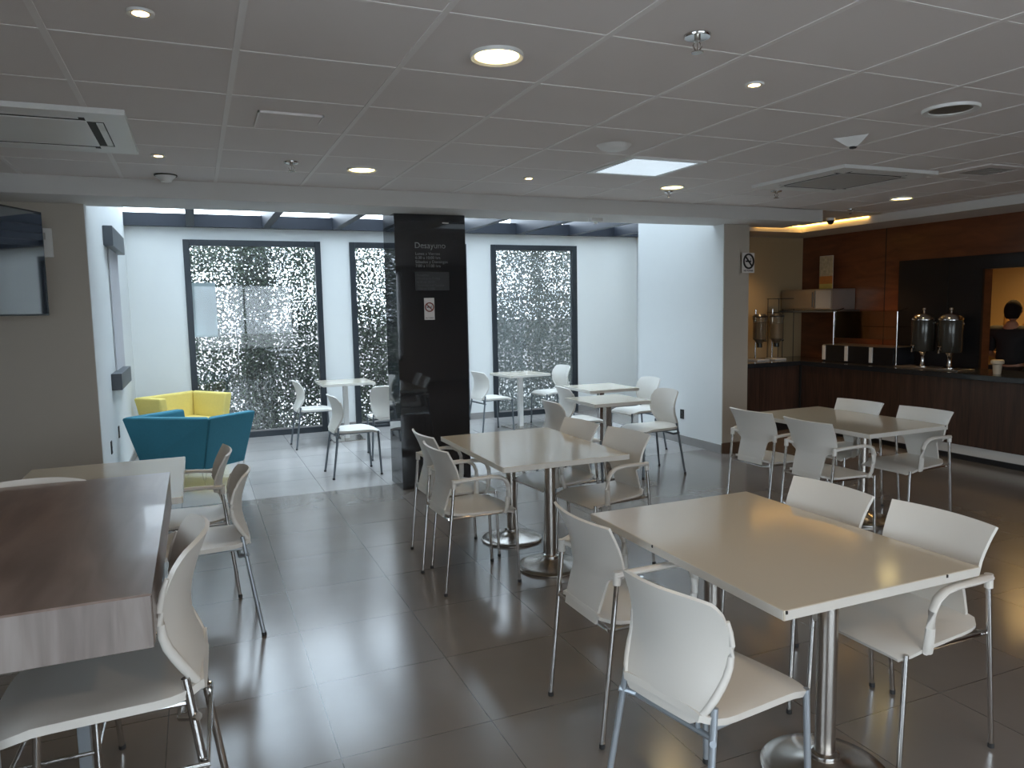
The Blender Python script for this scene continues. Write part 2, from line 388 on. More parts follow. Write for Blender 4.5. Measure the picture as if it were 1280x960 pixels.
# black polished column with lettering
colr = thing('black_column', 'square polished black stone column from floor to soffit with grey lettering', 'column', (1.645, 6.45, 0))
box('column_body', 0, .655, 0, .41, 0, 3.05, M['black'], colr, .003)
box('menu_board', .175, .49, -.008, 0, 1.79, 1.955, M['board'], colr)
def text(body, x, z, size, m, parent, name='lettering', y=-.004, align='LEFT', rot=None):
    cu = bpy.data.curves.new('t', 'FONT'); cu.body = body; cu.size = size; cu.extrude = .0008; cu.align_x = align
    o = bpy.data.objects.new('t', cu); COL.objects.link(o)
    dg = bpy.context.evaluated_depsgraph_get(); me = bpy.data.meshes.new_from_object(o.evaluated_get(dg))
    bpy.data.objects.remove(o)
    me.transform(Matrix.Rotation(PI/2, 4, 'X')); me.materials.clear(); me.materials.append(m)
    ob = bpy.data.objects.new(name, me); COL.objects.link(ob); ob.parent = parent; ob.location = (x, y, z)
    if rot: ob.rotation_euler = (0, 0, rot)
    return ob
text('Desayuno', .175, 2.165, .072, M['text'], colr)
for i, l in enumerate(('Lunes a Viernes', '6:30 a 10:00 hrs', 'S\u00e1bados y Domingos', '7:00 a 11:00 hrs')):
    text(l, .18, 2.105-i*.036, .036, M['text'], colr)
M['text2'] = mat('dim_lettering', (.07, .07, .07), .5, noise=.03)
for i, l in enumerate(('Breakfast', 'Monday to Friday', '6:30 to 10:00', 'Saturday and Sunday', '7:00 to 11:00')):
    text(l, .19, 1.918-i*.03, .03, M['text2'], colr, y=-.010)
box('ceiling_spot_plate', .44, .50, -.004, 0, 2.385, 2.395, M['paper'], colr)

def no_smoking(name, label, cx, y, z0, z1, w, ringm, rz=0):
    s = thing(name, label, 'sign', (cx, y, z0), rz)
    h = z1-z0
    box('sign_panel', -w/2, w/2, -.006, 0, 0, h, M['paper'], s, .001)
    R = w*.40; cz = h*.58
    mb = MB(); n = 36
    pts = [(R*math.cos(2*PI*i/n), -.009, cz+R*math.sin(2*PI*i/n)) for i in range(n+1)]
    mb.tube(pts, w*.055, 6, ref=(0, 1, 0), r2=None)
    mb.tube([(-R*.7, -.009, cz+R*.7), (R*.7, -.009, cz-R*.7)], w*.05, 6)
    mb.build('prohibition_ring', ringm, s)
    mb = MB(); mb.box(-R*.62, R*.35, -.009, -.006, cz-R*.12, cz+R*.10); mb.box(R*.40, R*.55, -.009, -.006, cz-R*.12, cz+R*.10)
    mb.tube([(R*.48, -.008, cz+R*.15), (R*.40, -.008, cz+R*.32), (R*.52, -.008, cz+R*.45)], w*.02, 5)
    mb.build('cigarette_symbol', M['signblack'], s)
    text('NO FUMAR', 0, h*.06, w*.155, M['signblack'], s, y=-.0075, align='CENTER')
    return s
no_smoking('no_smoking_sign', 'white no smoking sign with black ring on the beige pier by the buffet', 5.49, 6.405, 1.95, 2.16, .185, M['signblack'], math.radians(8))
no_smoking('no_smoking_sign', 'white no smoking sign with red ring on the black column', 1.941, 6.448, 1.53, 1.725, .095, M['signred'])

# ------------------------------------------------------------------ leafy screen outside
def leaf_screen():
    mb = MB(); bm = mb.bm
    y0 = BACK+.42
    def dens(x, z):
        if x < 1.9:
            u = (x+.086)/1.669
            d = 1.1
            if u <= .38 and .6 < z < 1.5: d = .8
            if u > .62: d = 1.0
            if z < .75: d = 1.35
            if u > .62 and z < 1.15: d = 1.35
            if .38 < u < .62: d = 2.2
        elif x < 3.9:
            d = .85 if z > 1.7 else 1.4
        else:
            u = (x-4.0)/1.4
            d = 1.3
            if z > 1.85: d = .72 if u < .3 else .95
            if .62 < u < .76: d = 1.6
        return d*(1+.38*noise.noise(Vector((x*3.1, z*3.1, 0)))+.30*noise.noise(Vector((x*9, z*9, 4))))
    n = 0
    x = -.4
    cell = .021
    while x < 6.0:
        z = -.02
        while z < 2.75:
            q = dens(x, z)*1.5
            if True:
                for _ in range(int(q) + (1 if random.random() < q-int(q) else 0)):
                    c = Vector((x+random.uniform(-.026, .026), y0+random.uniform(-.05, .05), z+random.uniform(-.022, .022)))
                    L = random.uniform(.028, .046); W = L*random.uniform(.6, .85)
                    R = Euler((random.uniform(-.7, .7), random.uniform(-.6, .6), random.uniform(-.8, .8))).to_matrix()
                    R = R @ Matrix.Rotation(random.uniform(0, 6.28), 3, 'Y')
                    v = [bm.verts.new(c + R @ Vector(p)) for p in ((-W*.5, 0, 0), (0, .006, -L*.5), (W*.5, 0, 0), (W*.3, .003, L*.35), (0, -.004, L*.55), (-W*.3, .003, L*.35))]
                    bm.faces.new(v)
                    n += 1
            z += cell
        x += cell
    o = bpy.data.meshes.new('leaf'); bm.to_mesh(o); bm.free(); o.materials.append(M['leaf'])
    root = thing('ivy_screen', 'dense ivy leaf screen on wires standing outside the three tall windows', 'plant', (0, 0, 0))
    lo = bpy.data.objects.new('foliage', o); COL.objects.link(lo); lo.parent = root; lo['kind'] = 'stuff'
    mb = MB()
    for i in range(22): xx = -.4+i*.3; mb.tube([(xx, y0+.06, 0), (xx+.01, y0+.06, 2.8)], .006, 5)
    for i in range(9): mb.tube([(-.45, y0+.065, .2+i*.31), (6.1, y0+.065, .2+i*.31)], .005, 5)
    mb.build('wire_frame', M['stem'], root)
    return root
leaf_screen()
# things beyond the screen
b = thing('building', 'pale rendered building seen through gaps in the ivy screen', 'building', (1.5, 15, -.1))
box('facade', -6, 6.5, 0, 5, 0, 1.35, M['pale'], b); box('parapet', -6.1, 6.6, -.1, 0, 1.35, 1.45, M['pale'], b)
tag(box('reflection_panel', -.02, .27, BACK+.30, BACK+.305, 1.32, 2.02, M['reflpanel']), 'pale bluish panel standing in for a reflection, upper left of the leftmost tall window', 'panel')  # panel added behind the glass in place of a reflection on it
struct(box('ground_front', -20, 30, -40, NY-.2, -.14, -.02, M['pavement']))
struct(box('ground', -20, 30, 10.36, 40, -.14, -.02, M['pavement']))

# ------------------------------------------------------------------ chairs
def lerp(a, b, t): return a+(b-a)*t
def interp(tab, z):
    for (z0, v0), (z1, v1) in zip(tab, tab[1:]):
        if z <= z1: return lerp(v0, v1, (z-z0)/(z1-z0))
    return tab[-1][1]
PROF = [(.43, -.205), (.48, -.198), (.54, -.183), (.60, -.172), (.66, -.176), (.72, -.192), (.78, -.215), (.83, -.238)]
def back_sheet(width_tab, curve_tab, zs, top_round, dz=0, thick=.011, name='backrest', m=None, parent=None, extra=None):
    P = []
    nu = 17
    for z in zs:
        w = interp(width_tab, z); k = interp(curve_tab, z); row = []
        for i in range(nu):
            u = -1+2*i/(nu-1); y = w*u
            zz = z
            if z > .60: zz = z - top_round*(abs(u)**3)*((z-.60)/.22)
            row.append(Vector((interp(PROF, z)+k*(abs(y)/.2)**2, y, zz+dz)))
        P.append(row)
    mb = MB(); mb.sheet(P, thick)
    if extra: extra(mb)
    return mb.build(name, m or M['plastic'], parent, smooth=True)
def seat_sheet(parent, dz=0, wr=.175, wf=.215, xr=-.205, xf=.245, m=None, thick=.014):
    P = []; nv = 14; nu = 15
    for j in range(nv):
        t = j/(nv-1); x = lerp(xr, xf, t); w = lerp(wr, wf, min(1, t*1.3))
        if t > .86: w *= 1-.5*((t-.86)/.14)**2*.25
        if t < .12: w *= 1-.18*((.12-t)/.12)**2
        row = []
        for i in range(nu):
            u = -1+2*i/(nu-1); z = .458 - .010*(1-u*u)*math.sin(PI*min(1, t*1.1)) + (.016*((.25-t)/.25)**2 if t < .25 else 0)
            if t > .72: z -= .032*((t-.72)/.28)**2
            z -= .008*abs(u)**6
            row.append(Vector((x-.012*abs(u)**4*(t > .8), w*u, z+dz)))
        P.append(row)
    return MB().sheet(P, thick).build('seat', m or M['plastic'], parent, smooth=True)
def legs(parent, m, foot_r, top_r, foot_f, top_f, r=.0095, n=10):
    for s in (-1, 1):
        for (f, t) in ((foot_r, top_r), (foot_f, top_f)):
            mb = MB(); mb.tube([(f[0], s*f[1], .004), (t[0], s*t[1], t[2])], r, n)
            lg = mb.build('leg', m, parent, smooth=True)
            MB().lathe([(r*1.05, 0), (r*1.2, .002), (r*1.15, .018)], 10, (f[0], s*f[1], 0)).build('foot_cap', M['rubber'], lg)
def seat_frame(parent, m, z=.438, hw=.20, xr=-.195, xf=.20, r=.008):
    mb = MB()
    for s in (-1, 1): mb.tube([(xr, s*hw, z), (xf-.02, s*hw, z), (xf, s*(hw-.0), z-.004)], r, 8)
    mb.tube([(xr, -hw, z), (xr+.02, -hw*.6, z-.018), (xr+.02, hw*.6, z-.018), (xr, hw, z)], r, 8)
    mb.tube([(xf-.06, -hw, z), (xf-.06, hw, z)], r, 8)
    return mb.build('seat_frame', m, parent, smooth=True)

def make_armchair(name):
    t = thing(name, 'white armchair', 'chair')
    zs = [.435, .46, .49, .52, .55, .575, .595, .605, .613, .622, .635, .655, .68, .71, .74, .77, .795, .815, .828]
    back_sheet([(.43, .118), (.50, .124), (.60, .130), (.606, .14), (.622, .192), (.65, .200), (.72, .202), (.79, .208), (.83, .214)],
               [(.43, .0), (.55, .02), (.62, .045), (.72, .045), (.83, .03)], zs, .0, parent=t)
    seat_sheet(t)
    for s in (-1, 1):
        mb = MB()
        pts = [(-.135, s*.185, .640), (-.15, s*.20, .648), (-.165, s*.213, .652)]
        mb.tube(pts, .012, 8, r2=.017)
        pts = [(-.172, s*.214, .652), (-.12, s*.232, .661), (-.04, s*.247, .667), (.05, s*.249, .668), (.10, s*.249, .660), (.135, s*.248, .638),
               (.152, s*.246, .60), (.153, s*.242, .54), (.148, s*.234, .48), (.138, s*.222, .444)]
        mb.tube(pts, .0115, 10, ref=(0, 0, 1), r2=.017)
        mb.tube([(-.172, s*.213, .615), (-.170, s*.213, .664)], .0150, 10)
        mb.tube([(.145, s*.225, .447), (.13, s*.19, .444)], .012, 8)
        mb.build('armrest', M['plastic'], t, smooth=True)
    legs(t, M['chrome'], (-.235, .208), (-.171, .213, .625), (.232, .205), (.215, .203, .442))
    seat_frame(t, M['chrome'], hw=.195)
    return t

def make_side_chair(name, m, dz=0.0, stool=False, trim=None):
    t = thing(name, 'white side chair', 'chair')
    zs = [.437, .447, .462, .48, .51, .55, .59, .63, .67, .71, .745, .775, .795, .808]
    def sleeves(mb):
        for s in (-1, 1):
            pts = []
            for z in (.452, .47, .49, .52, .55, .58, .61, .64, .67, .71, .745):
                w = interp(WT_, z); pts.append((interp(PROF, z)+interp(CT_, z)*(w/.2)**2, s*w, z+dz))
            mb.tube(pts, [.008, .010, .0115, .012, .012, .0115, .011, .010, .009, .0075, .0055], 10)
    WT_ = [(.43, .11), (.445, .135), (.50, .168), (.56, .184), (.62, .192), (.70, .197)]
    CT_ = [(.43, .0), (.50, .025), (.58, .048), (.68, .060)]
    back_sheet([(.43, .11), (.445, .135), (.50, .168), (.56, .184), (.62, .192), (.70, .197), (.77, .194), (.80, .181), (.81, .170)],
               [(.43, .0), (.50, .025), (.58, .048), (.68, .060), (.81, .060)], zs, .014, dz=dz, parent=t, extra=sleeves, m=trim)
    seat_sheet(t, dz=dz, wr=.185, wf=.212, m=trim, thick=.022)
    k = dz
    legs(t, m, (-.240-k*.1, .212), (-.166, .174, .495+dz), (.235+k*.1, .205), (.215, .20, .442+dz), r=.0105)
    mb = MB(); z = .434+dz
    for s in (-1, 1): mb.tube([(-.175, s*.172, z), (.20, s*.178, z)], .008, 8)
    mb.tube([(-.19, -.19, z-.03), (-.15, -.15, z-.045), (-.15, .15, z-.045), (-.19, .19, z-.03)], .010, 8)
    mb.tube([(-.15, -.10, z-.045), (-.15, -.10, z)], .007, 8); mb.tube([(-.15, -.176, z), (-.15, .176, z)], .007, 8)
    mb.tube([(.17, -.18, z), (.17, .18, z)], .008, 8)
    for s in (-1, 1): mb.tube([(.16, s*.17, z), (.21, s*.20, z)], .007, 8)
    if stool:
        for zz, e in ((.575, 0), (.28, .015)):
            MB().tube([(-.205-e, -.204, zz), (.225+e, -.204, zz), (.225+e, .204, zz), (-.205-e, .204, zz), (-.205-e, -.204, zz)], .007, 8).build('footrest_ring', m, t, smooth=True)
    mb.build('seat_frame', m, t, smooth=True)
    return t

ST = {}
arm = make_armchair('armchair')
G1 = 'white armchairs around the long tables'
A = [
 ((1.45, 4.12, 0), 2, 'white armchair left of the middle long table, the nearer of its left pair'),
 ((1.515, 4.60, 0), 2, 'white armchair left of the middle long table, the one nearest the black column'),
 ((2.315, 4.01, 0), 187, 'cream armchair facing left at the right side of the middle long table, the nearer one'),
 ((2.25, 4.53, 0), 185, 'cream armchair facing left at the right side of the middle long table, the farther one'),
 ((1.525, 2.475, 0), 1, 'white armchair with chrome legs at far left corner of the nearest long table'),
 ((2.345, 1.885, 0), 180, 'white armchair right of the nearest long table, its seat, armrest and legs in view'),
 ((2.31, 2.37, 0), 182, 'white armchair right of the nearest long table, only its backrest showing above the tabletop'),
 ((3.985, 4.38, 0), 4, 'white armchair left of the table by the buffet, farther one beside the beige pier'),
 ((3.985, 3.81, 0), 1, 'white armchair seen from behind, left of the table by the buffet, the nearer one'),
 ((4.715, 3.79, 0), 182, 'white armchair right of the table by the buffet, its front and armrest showing'),
 ((4.69, 4.35, 0), 184, 'white armchair right of the table by the buffet counter, only its upper backrest visible'),
 ((-.085, 4.615, 0), 180, 'white armchair at the left white table, right in front of the teal sofa'),
]
for l, d, s in A: place(arm, l, d, s, G1, ST)
side = make_side_chair('side_chair', M['darksteel'])
G2 = 'armless white chairs at the small tables of the skylit bay'
B = [
 ((3.02, 5.85, 0), 0, 'armless white chair in the bay, left of the nearer of two small tables'),
 ((3.63, 6.80, 0), -4, 'armless white chair between the two small tables on the right, seat lit white'),
 ((4.02, 6.03, 0), 181, 'armless white chair with splayed dark legs, beside the dark outlet on the pier'),
 ((4.56, 7.12, 0), 183, 'armless white chair behind the one with splayed dark legs by the right wall'),
 ((4.55, 9.28, 0), 186, 'armless white chair right of the small table before the rightmost tall window'),
 ((3.52, 9.05, 0), 8, 'armless white chair left of the small table at the rightmost window'),
 ((1.25, 9.15, 0), 2, 'armless white chair in front of the leftmost tall window, farther of the two facing right'),
 ((1.38, 7.38, 0), 2, 'armless white chair standing on open floor left of the black column, facing right'),
 ((1.92, 8.10, 0), 84, 'armless white chair half hidden by the left edge of the black column'),
]
for l, d, s in B: place(side, l, d, s, G2, ST)
near = make_side_chair('side_chair', M['greysteel'], dz=.018)
near.location = (1.392, 1.785, 0); near.rotation_euler = (0, 0, math.radians(11))
near['label'] = 'white armless chair with grey legs, closest to the camera, left of the nearest long table'
ch = copy_tree(near); ch.location = (-.01, 4.03, 0); ch.rotation_euler = (0, 0, PI)
ch['label'] = 'white armless chair with grey tube legs, at the left white table'
stool = make_side_chair('high_stool', M['chrome'], dz=.285, stool=True)
stool['category'] = 'stool'; stool['group'] = 'high stools at the wood table'
stool.location = (-.228, 2.005, 0); stool.rotation_euler = (0, 0, math.radians(178))
stool['label'] = 'white high stool with chrome legs tucked under the wood table, lower left corner'
st2 = make_side_chair('high_stool', M['chrome'], dz=.258, stool=True)
st2['category'] = 'stool'; st2['group'] = 'high stools at the wood table'
st2.location = (-.555, 2.75, 0); st2.rotation_euler = (0, 0, -PI/2)
st2['label'] = 'white high stool at the far end of the wood table, only its top edge showing'

# ------------------------------------------------------------------ tables
def make_table(name, w, l, ped, label, loc, rz=0, group=None, square=False, polem=None):
    t = thing(name, label, 'table', loc, rz, group)
    mb = MB(); mb.box(-w/2, w/2, -l/2, l/2, .706, .738, .0025)
    tp = mb.build('tabletop', M['laminate'], t)
    mb = MB(); e = .0012; z0, z1 = .708, .736
    mb.box(-w/2-e, -w/2+.001, -l/2+.004, l/2-.004, z0, z1); mb.box(w/2-.001, w/2+e, -l/2+.004, l/2-.004, z0, z1)
    mb.box(-w/2+.004, w/2-.004, -l/2-e, -l/2+.001, z0, z1); mb.box(-w/2+.004, w/2-.004, l/2-.001, l/2+e, z0, z1)
    mb.build('edge_band', M['laminate_edge'], tp)
    for (px, py) in ped:
        if square:
            b_ = MB().box(px-.2, px+.2, py-.2, py+.2, 0, .012, .003).build('base_plate', M['steel'], t)
            MB().box(px-.03, px+.03, py-.03, py+.03, .012, .70, .003).build('pole', polem or M['steel'], t)
        else:
            MB().lathe([(.205, 0), (.212, .003), (.212, .012), (.205, .018), (.17, .022), (.10, .034), (.06, .05), (.045, .062), (0.001, .063)], 48, (px, py, 0)).build('base_disc', M['steel'], t, smooth=True)
            pl = MB().lathe([(.034, .055), (.034, .70)], 28, (px, py, 0)).build('pole', polem or M['steel'], t, smooth=True)
            MB().lathe([(.048, .058), (.050, .064), (.048, .074), (.036, .080)], 28, (px, py, 0)).build('collar', M['chrome'], pl, smooth=True)
        mb = MB(); mb.box(px-.16, px+.16, py-.025, py+.025, .698, .706); mb.box(px-.025, px+.025, py-.16, py+.16, .698, .706)
        mb.build('top_bracket', M['darksteel'], t)
    return t
GL = 'long cream tables on two pedestals'
T1 = make_table('long_table', .82, 1.15, [(.03, -.255), (.03, .37)], 'long cream table with two steel pedestals, in front of the black column', (1.945, 4.34, 0), math.radians(0), GL)
T2 = make_table('long_table', .84, 1.145, [(-.0, .285), (-.015, -.35)], 'nearest long cream table with two steel pedestals and warm lamp reflections on top', (1.94, 2.172, 0), 0, GL)
T3 = make_table('long_table', .78, 1.18, [(.02, -.20), (.02, .30)], 'long pale table with chipped corner standing nearest the buffet counter', (4.48, 4.17, 0), math.radians(1), GL)
make_table('long_table', .82, 1.12, [(.1, -.25), (.1, .28)], 'white table at the left, showing behind and beside the wood table', (-.515, 4.45, 0), 0, GL)
GS_ = 'small square cafe tables in the skylit bay'
make_table('cafe_table', .60, .62, [(0, 0)], 'small white square table in the bay, the farther of two beside the pier', (4.08, 7.12, 0), 0, GS_, True, M['chrome'])
make_table('cafe_table', .60, .60, [(0, 0)], 'small white square table in the bay, the nearer of two beside the pier', (3.59, 6.14, 0), 0, GS_, True, M['steel'])
make_table('cafe_table', .60, .62, [(0, 0)], 'small white square table on flat plate base before the rightmost tall window', (4.02, 9.2, 0), math.radians(6), GS_, True, M['whiteplast'])
make_table('cafe_table', .64, .62, [(0, 0)], 'small white square table between the left and middle tall windows', (1.70, 9.42, 0), 0, GS_, True, M['whiteplast'])
for tt, x, y in ((T1, .4100, -.55), (T2, .26, -.5725), (T2, -.4200, .10), (T2, -.412, -.5725), (T3, .36, -.590)):
    o = box('edge_chip', x-.0035, x+.0035, y-.0035, y+.0035, .727, .7365, M['darkslot'], tt)
# high wood table
wt = thing('high_wood_table', 'high dark brown wood veneer table with paler end panel in the lower left', 'table', (-.115, 1.66, 0))
box('tabletop', -.86, 0, .0, 1.28, 1.047, 1.052, M['woodtop'], wt)
box('end_panel', -.86, -.002, .001, .022, .935, 1.047, M['woodedge'], wt, .001)
box('side_panel', -.022, -.001, .022, 1.275, .935, 1.047, M['woodtop'], wt, .001)
box('side_panel', -.86, -.838, .022, 1.275, .935, 1.047, M['woodtop'], wt, .001)
box('end_panel', -.86, -.002, 1.257, 1.278, .935, 1.047, M['woodedge'], wt, .001)
for (a, b_) in ((-.345, .05), (-.345, 1.19), (-.84, .05), (-.84, 1.19)):
    box('leg', a, a+.04, b_, b_+.04, 0, 1.022, M['greysteel'], wt, .003)

# ------------------------------------------------------------------ sofas
def sofa(name, label, top, bot, m, zt, zb, zseat, legsxy, loc=(0, 0, 0), th=.10, seatpoly=None):
    """top/bot: outer polyline of the wrap-around wall (xy) at top and bottom."""
    t = thing(name, label, 'sofa', loc)
    c = Vector((sum(p[0] for p in top)/len(top), sum(p[1] for p in top)/len(top)))
    def inset(poly, d):
        out = []
        n = len(poly)
        for i, p in enumerate(poly):
            p = Vector(p)
            a = (Vector(poly[i])-Vector(poly[i-1])).normalized() if i > 0 else None
            b_ = (Vector(poly[i+1])-Vector(poly[i])).normalized() if i < n-1 else None
            def nrm(v):
                q = Vector((-v.y, v.x)); return q if q.dot(c-p) > 0 else -q
            if a is None: out.append(p+nrm(b_)*d)
            elif b_ is None: out.append(p+nrm(a)*d)
            else:
                n1, n2 = nrm(a), nrm(b_); bis = (n1+n2).normalized(); out.append(p+bis*(d/max(.4, bis.dot(n1))))
        return out
    it = inset(top, th); ib = inset(bot, th*.9)
    for i in range(len(top)-1):
        mb = MB(); bm = mb.bm
        q = [(*bot[i], zb), (*bot[i+1], zb), (*ib[i+1], zb), (*ib[i], zb), (*top[i], zt), (*top[i+1], zt), (*it[i+1], zt), (*it[i], zt)]
        vs = [bm.verts.new(p) for p in q]
        for f in ((3,2,1,0),(4,5,6,7),(0,1,5,4),(1,2,6,5),(2,3,7,6),(3,0,4,7)): bm.faces.new([vs[k] for k in f])
        mb.build('back_panel', m, t, bevel=.018)
    sp = seatpoly or [tuple(p) for p in ib]
    mb = MB(); mb.poly(sp, zb+.02, zseat); mb.build('seat_cushion', m, t, bevel=.02)
    for (x, y) in legsxy:
        mb = MB(); mb.tube([(x-.03, y, zb+.03), (x, y+.01, .006), (x+.035, y, zb+.03)], .006, 8)
        mb.build('leg', M['chrome'], t, smooth=True)
    return t
blue_top = [(-.215, 8.17), (-.69, 7.73), (.072, 7.26), (.50, 7.62)]
blue_bot = [(-.16, 8.12), (-.55, 7.80), (.0, 7.37), (.375, 7.68)]
sofa('lounge_sofa', 'teal blue angular lounge sofa seen from behind beside the left bay wall', blue_top, blue_bot, M['teal'], .67, .17, .40,
     [(.34, 7.72), (0.0, 7.50), (-.42, 7.80), (-.15, 8.0)])
yel_top = [(-.42, 9.12), (-.70, 9.42), (-.06, 9.98), (.36, 9.42)]
yel_bot = [(-.36, 9.20), (-.60, 9.45), (-.06, 9.90), (.28, 9.42)]
sofa('lounge_sofa', 'mustard yellow angular lounge sofa behind the teal one, near the leftmost window', yel_top, yel_bot, M['yellow'], .68, .17, .40,
     [(.2, 9.42), (-.02, 9.8), (-.47, 9.6), (-.25, 9.35)])

# ------------------------------------------------------------------ left bay wall: blind with boxes
t = thing('roller_blind', 'long grey roller blind hanging between two dark boxes on the left bay wall', 'blind', (AX, 0, 0))
box('pelmet_box', 0, .08, 7.67, 8.88, 2.25, 2.43, M['greyplast'], t, .006)
box('blind_fabric', .004, .016, 7.95, 8.80, 1.08, 2.25, M['blind'], t)
mb = MB(); mb.box(0, .085, 7.50, 8.55, .95, 1.10, .005); mb.build('sill_box', M['greyplast'], t)
# openings seen as dark top of the sill box
def outlet(label, loc, rz, m=M['darkslot']):
    t = thing('wall_outlet', label, 'outlet', loc, rz)
    box('cover_plate', -.035, .035, -.008, 0, -.055, .055, m, t, .002)
    for z in (-.025, .02): box('socket', -.014, .014, -.010, -.008, z-.012, z+.012, M['bezel'], t)
outlet('dark wall outlet on the white side of the pier, above the skirting', (5.2, 7.16, .345), -PI/2)
outlet('dark wall outlet low on the left bay wall, the nearer one of the two', (AX, 7.10, .50), PI/2)
outlet('dark wall outlet low on the left bay wall, nearest the teal sofa', (AX, 7.80, .53), PI/2)
t = thing('wall_controller', 'small white wall controller on the beige wall beside the television', 'controller', (-.975, 6.5, 2.06))
box('case', -.035, .035, -.02, 0, 0, .215, M['whiteplast'], t, .004)
box('button_strip', -.02, -.008, -.023, -.02, .13, .18, M['acgrille'], t)

# television
t = thing('television', 'flat television mounted high at the left edge, its screen reflecting the window', 'television', (-.925, 6.02, 1.63), math.radians(66.3)+PI)
box('screen', .012, 1.19, .0, .003, .012, .693, M['screen'], t)
box('bezel', 0, 1.202, -.047, -.0, 0, .705, M['bezel'], t, .004)
box('wall_bracket', .50, .70, -.16, -.047, .25, .45, M['bezel'], t)
tm = (Matrix.Translation((-.925, 6.02, 1.63)) @ Matrix.Rotation(math.radians(66.3)+PI, 4, 'Z')).inverted()
e1 = tm @ Vector((-1.50, 6.49, 1.98)); e2 = tm @ Vector((-1.50, 5.95, 1.98))
MB().tube([tuple(e1), tuple(e2), (.60, -.155, .35)], .02, 10).build('bracket_arm', M['bezel'], t)

# ------------------------------------------------------------------ ceiling fittings
def disc_light(loc, r, label, big=True):
    t = thing('recessed_downlight' if big else 'recessed_spotlight', label, 'light', (loc[0], loc[1], CZ), 0, 'round downlights in the tile ceiling' if big else 'small warm spotlights in the tile ceiling')
    if big:
        MB().lathe([(r*.82, .004), (r*.84, -.004), (r*.98, -.010), (r, -.006), (r, .006)], 40).build('trim_ring', M['whiteplast'], t, smooth=True)
        MB().lathe([(.001, -.001), (r*.82, -.001), (r*.82, .003)], 40).build('diffuser', M['warm'], t, smooth=True)
    else:
        MB().lathe([(r*.7, .004), (r*.75, -.003), (r*1.2, -.005), (r*1.25, .004)], 28).build('trim_ring', M['whiteplast'], t, smooth=True)
        MB().lathe([(.001, -.002), (r*.72, -.002), (r*.72, .003)], 24).build('lens', M['warmspot'], t, smooth=True)
    return t
def lamp(loc, power, col, r=.08, size=None, rot=(0, 0, 0), angle=130, kind='SPOT'):
    l = bpy.data.lights.new('lamp_light', kind); l.energy = power*1.3; l.color = col
    if kind == 'SPOT': l.spot_size = math.radians(angle); l.spot_blend = .8; l.shadow_soft_size = r
    elif kind == 'AREA': l.size = r
    o = bpy.data.objects.new('lamp_light', l); COL.objects.link(o); o.location = loc; o.rotation_euler = rot
    return o
BIG = [((1.12, 2.73), 'lit round downlight above the nearest long table, largest in view'),
       ((1.11, 5.18), 'lit round downlight left of centre, in front of the black column'),
       ((3.665, 5.20), 'lit round downlight just below the square cool panel'),
       ((6.21, 5.13), 'lit round downlight at the right, near the buffet counter')]
for p, l in BIG:
    disc_light(p, .102, l); lamp((p[0], p[1], CZ-.03), 6.5, (1, .74, .42), .08)
SM = [((-.104, 2.74), 'small lit spotlight at the upper left of the ceiling'),
      ((-.147, 5.10), 'small lit spotlight beside the left cassette air conditioner'),
      ((2.331, 2.695), 'small lit spotlight right of the large sprinkler'),
      ((2.358, 5.166), 'small lit spotlight near the beam, right of the black column')]
for p, l in SM:
    disc_light(p, .034, l, False); lamp((p[0], p[1], CZ-.02), 3, (1, .66, .34), .03, angle=80)
t = thing('recessed_downlight', 'unlit round downlight with dark steel inside at the right of the ceiling', 'light', (3.59, 2.697, CZ))
MB().lathe([(.098, .004), (.100, -.004), (.128, -.009), (.132, -.004), (.132, .006)], 40).build('trim_ring', M['whiteplast'], t, smooth=True)
MB().lathe([(.001, -.0005), (.1, -.0005), (.1, .003)], 40).build('reflector', M['stainless'], t, smooth=True)
t = thing('ceiling_speaker', 'round white dome speaker beside the square cool panel', 'speaker', (2.385, 3.98, CZ))
MB().lathe([(.001, -.03), (.05, -.028), (.085, -.016), (.10, 0), (.105, .004)], 36).build('dome', M['whiteplast'], t, smooth=True)
t = thing('ceiling_panel_light', 'square cool white panel light recessed in the ceiling right of centre', 'light', (2.957, 4.522, CZ))
mb = MB(); a, b_ = .300, .262
mb.box(-a, a, -a, -b_, -.006, .004); mb.box(-a, a, b_, a, -.006, .004); mb.box(-a, -b_, -b_, b_, -.006, .004); mb.box(b_, a, -b_, b_, -.006, .004)
mb.build('panel_frame', M['whiteplast'], t)
box('diffuser', -b_, b_, -b_, b_, -.001, .004, M['led'], t)
mb = MB(); mb.box(-b_, -b_+.014, -b_, b_, -.003, -.0015); mb.box(-b_, b_, -b_, -b_+.014, -.003, -.0015); mb.build('shadow_gap', M['darkslot'], t)
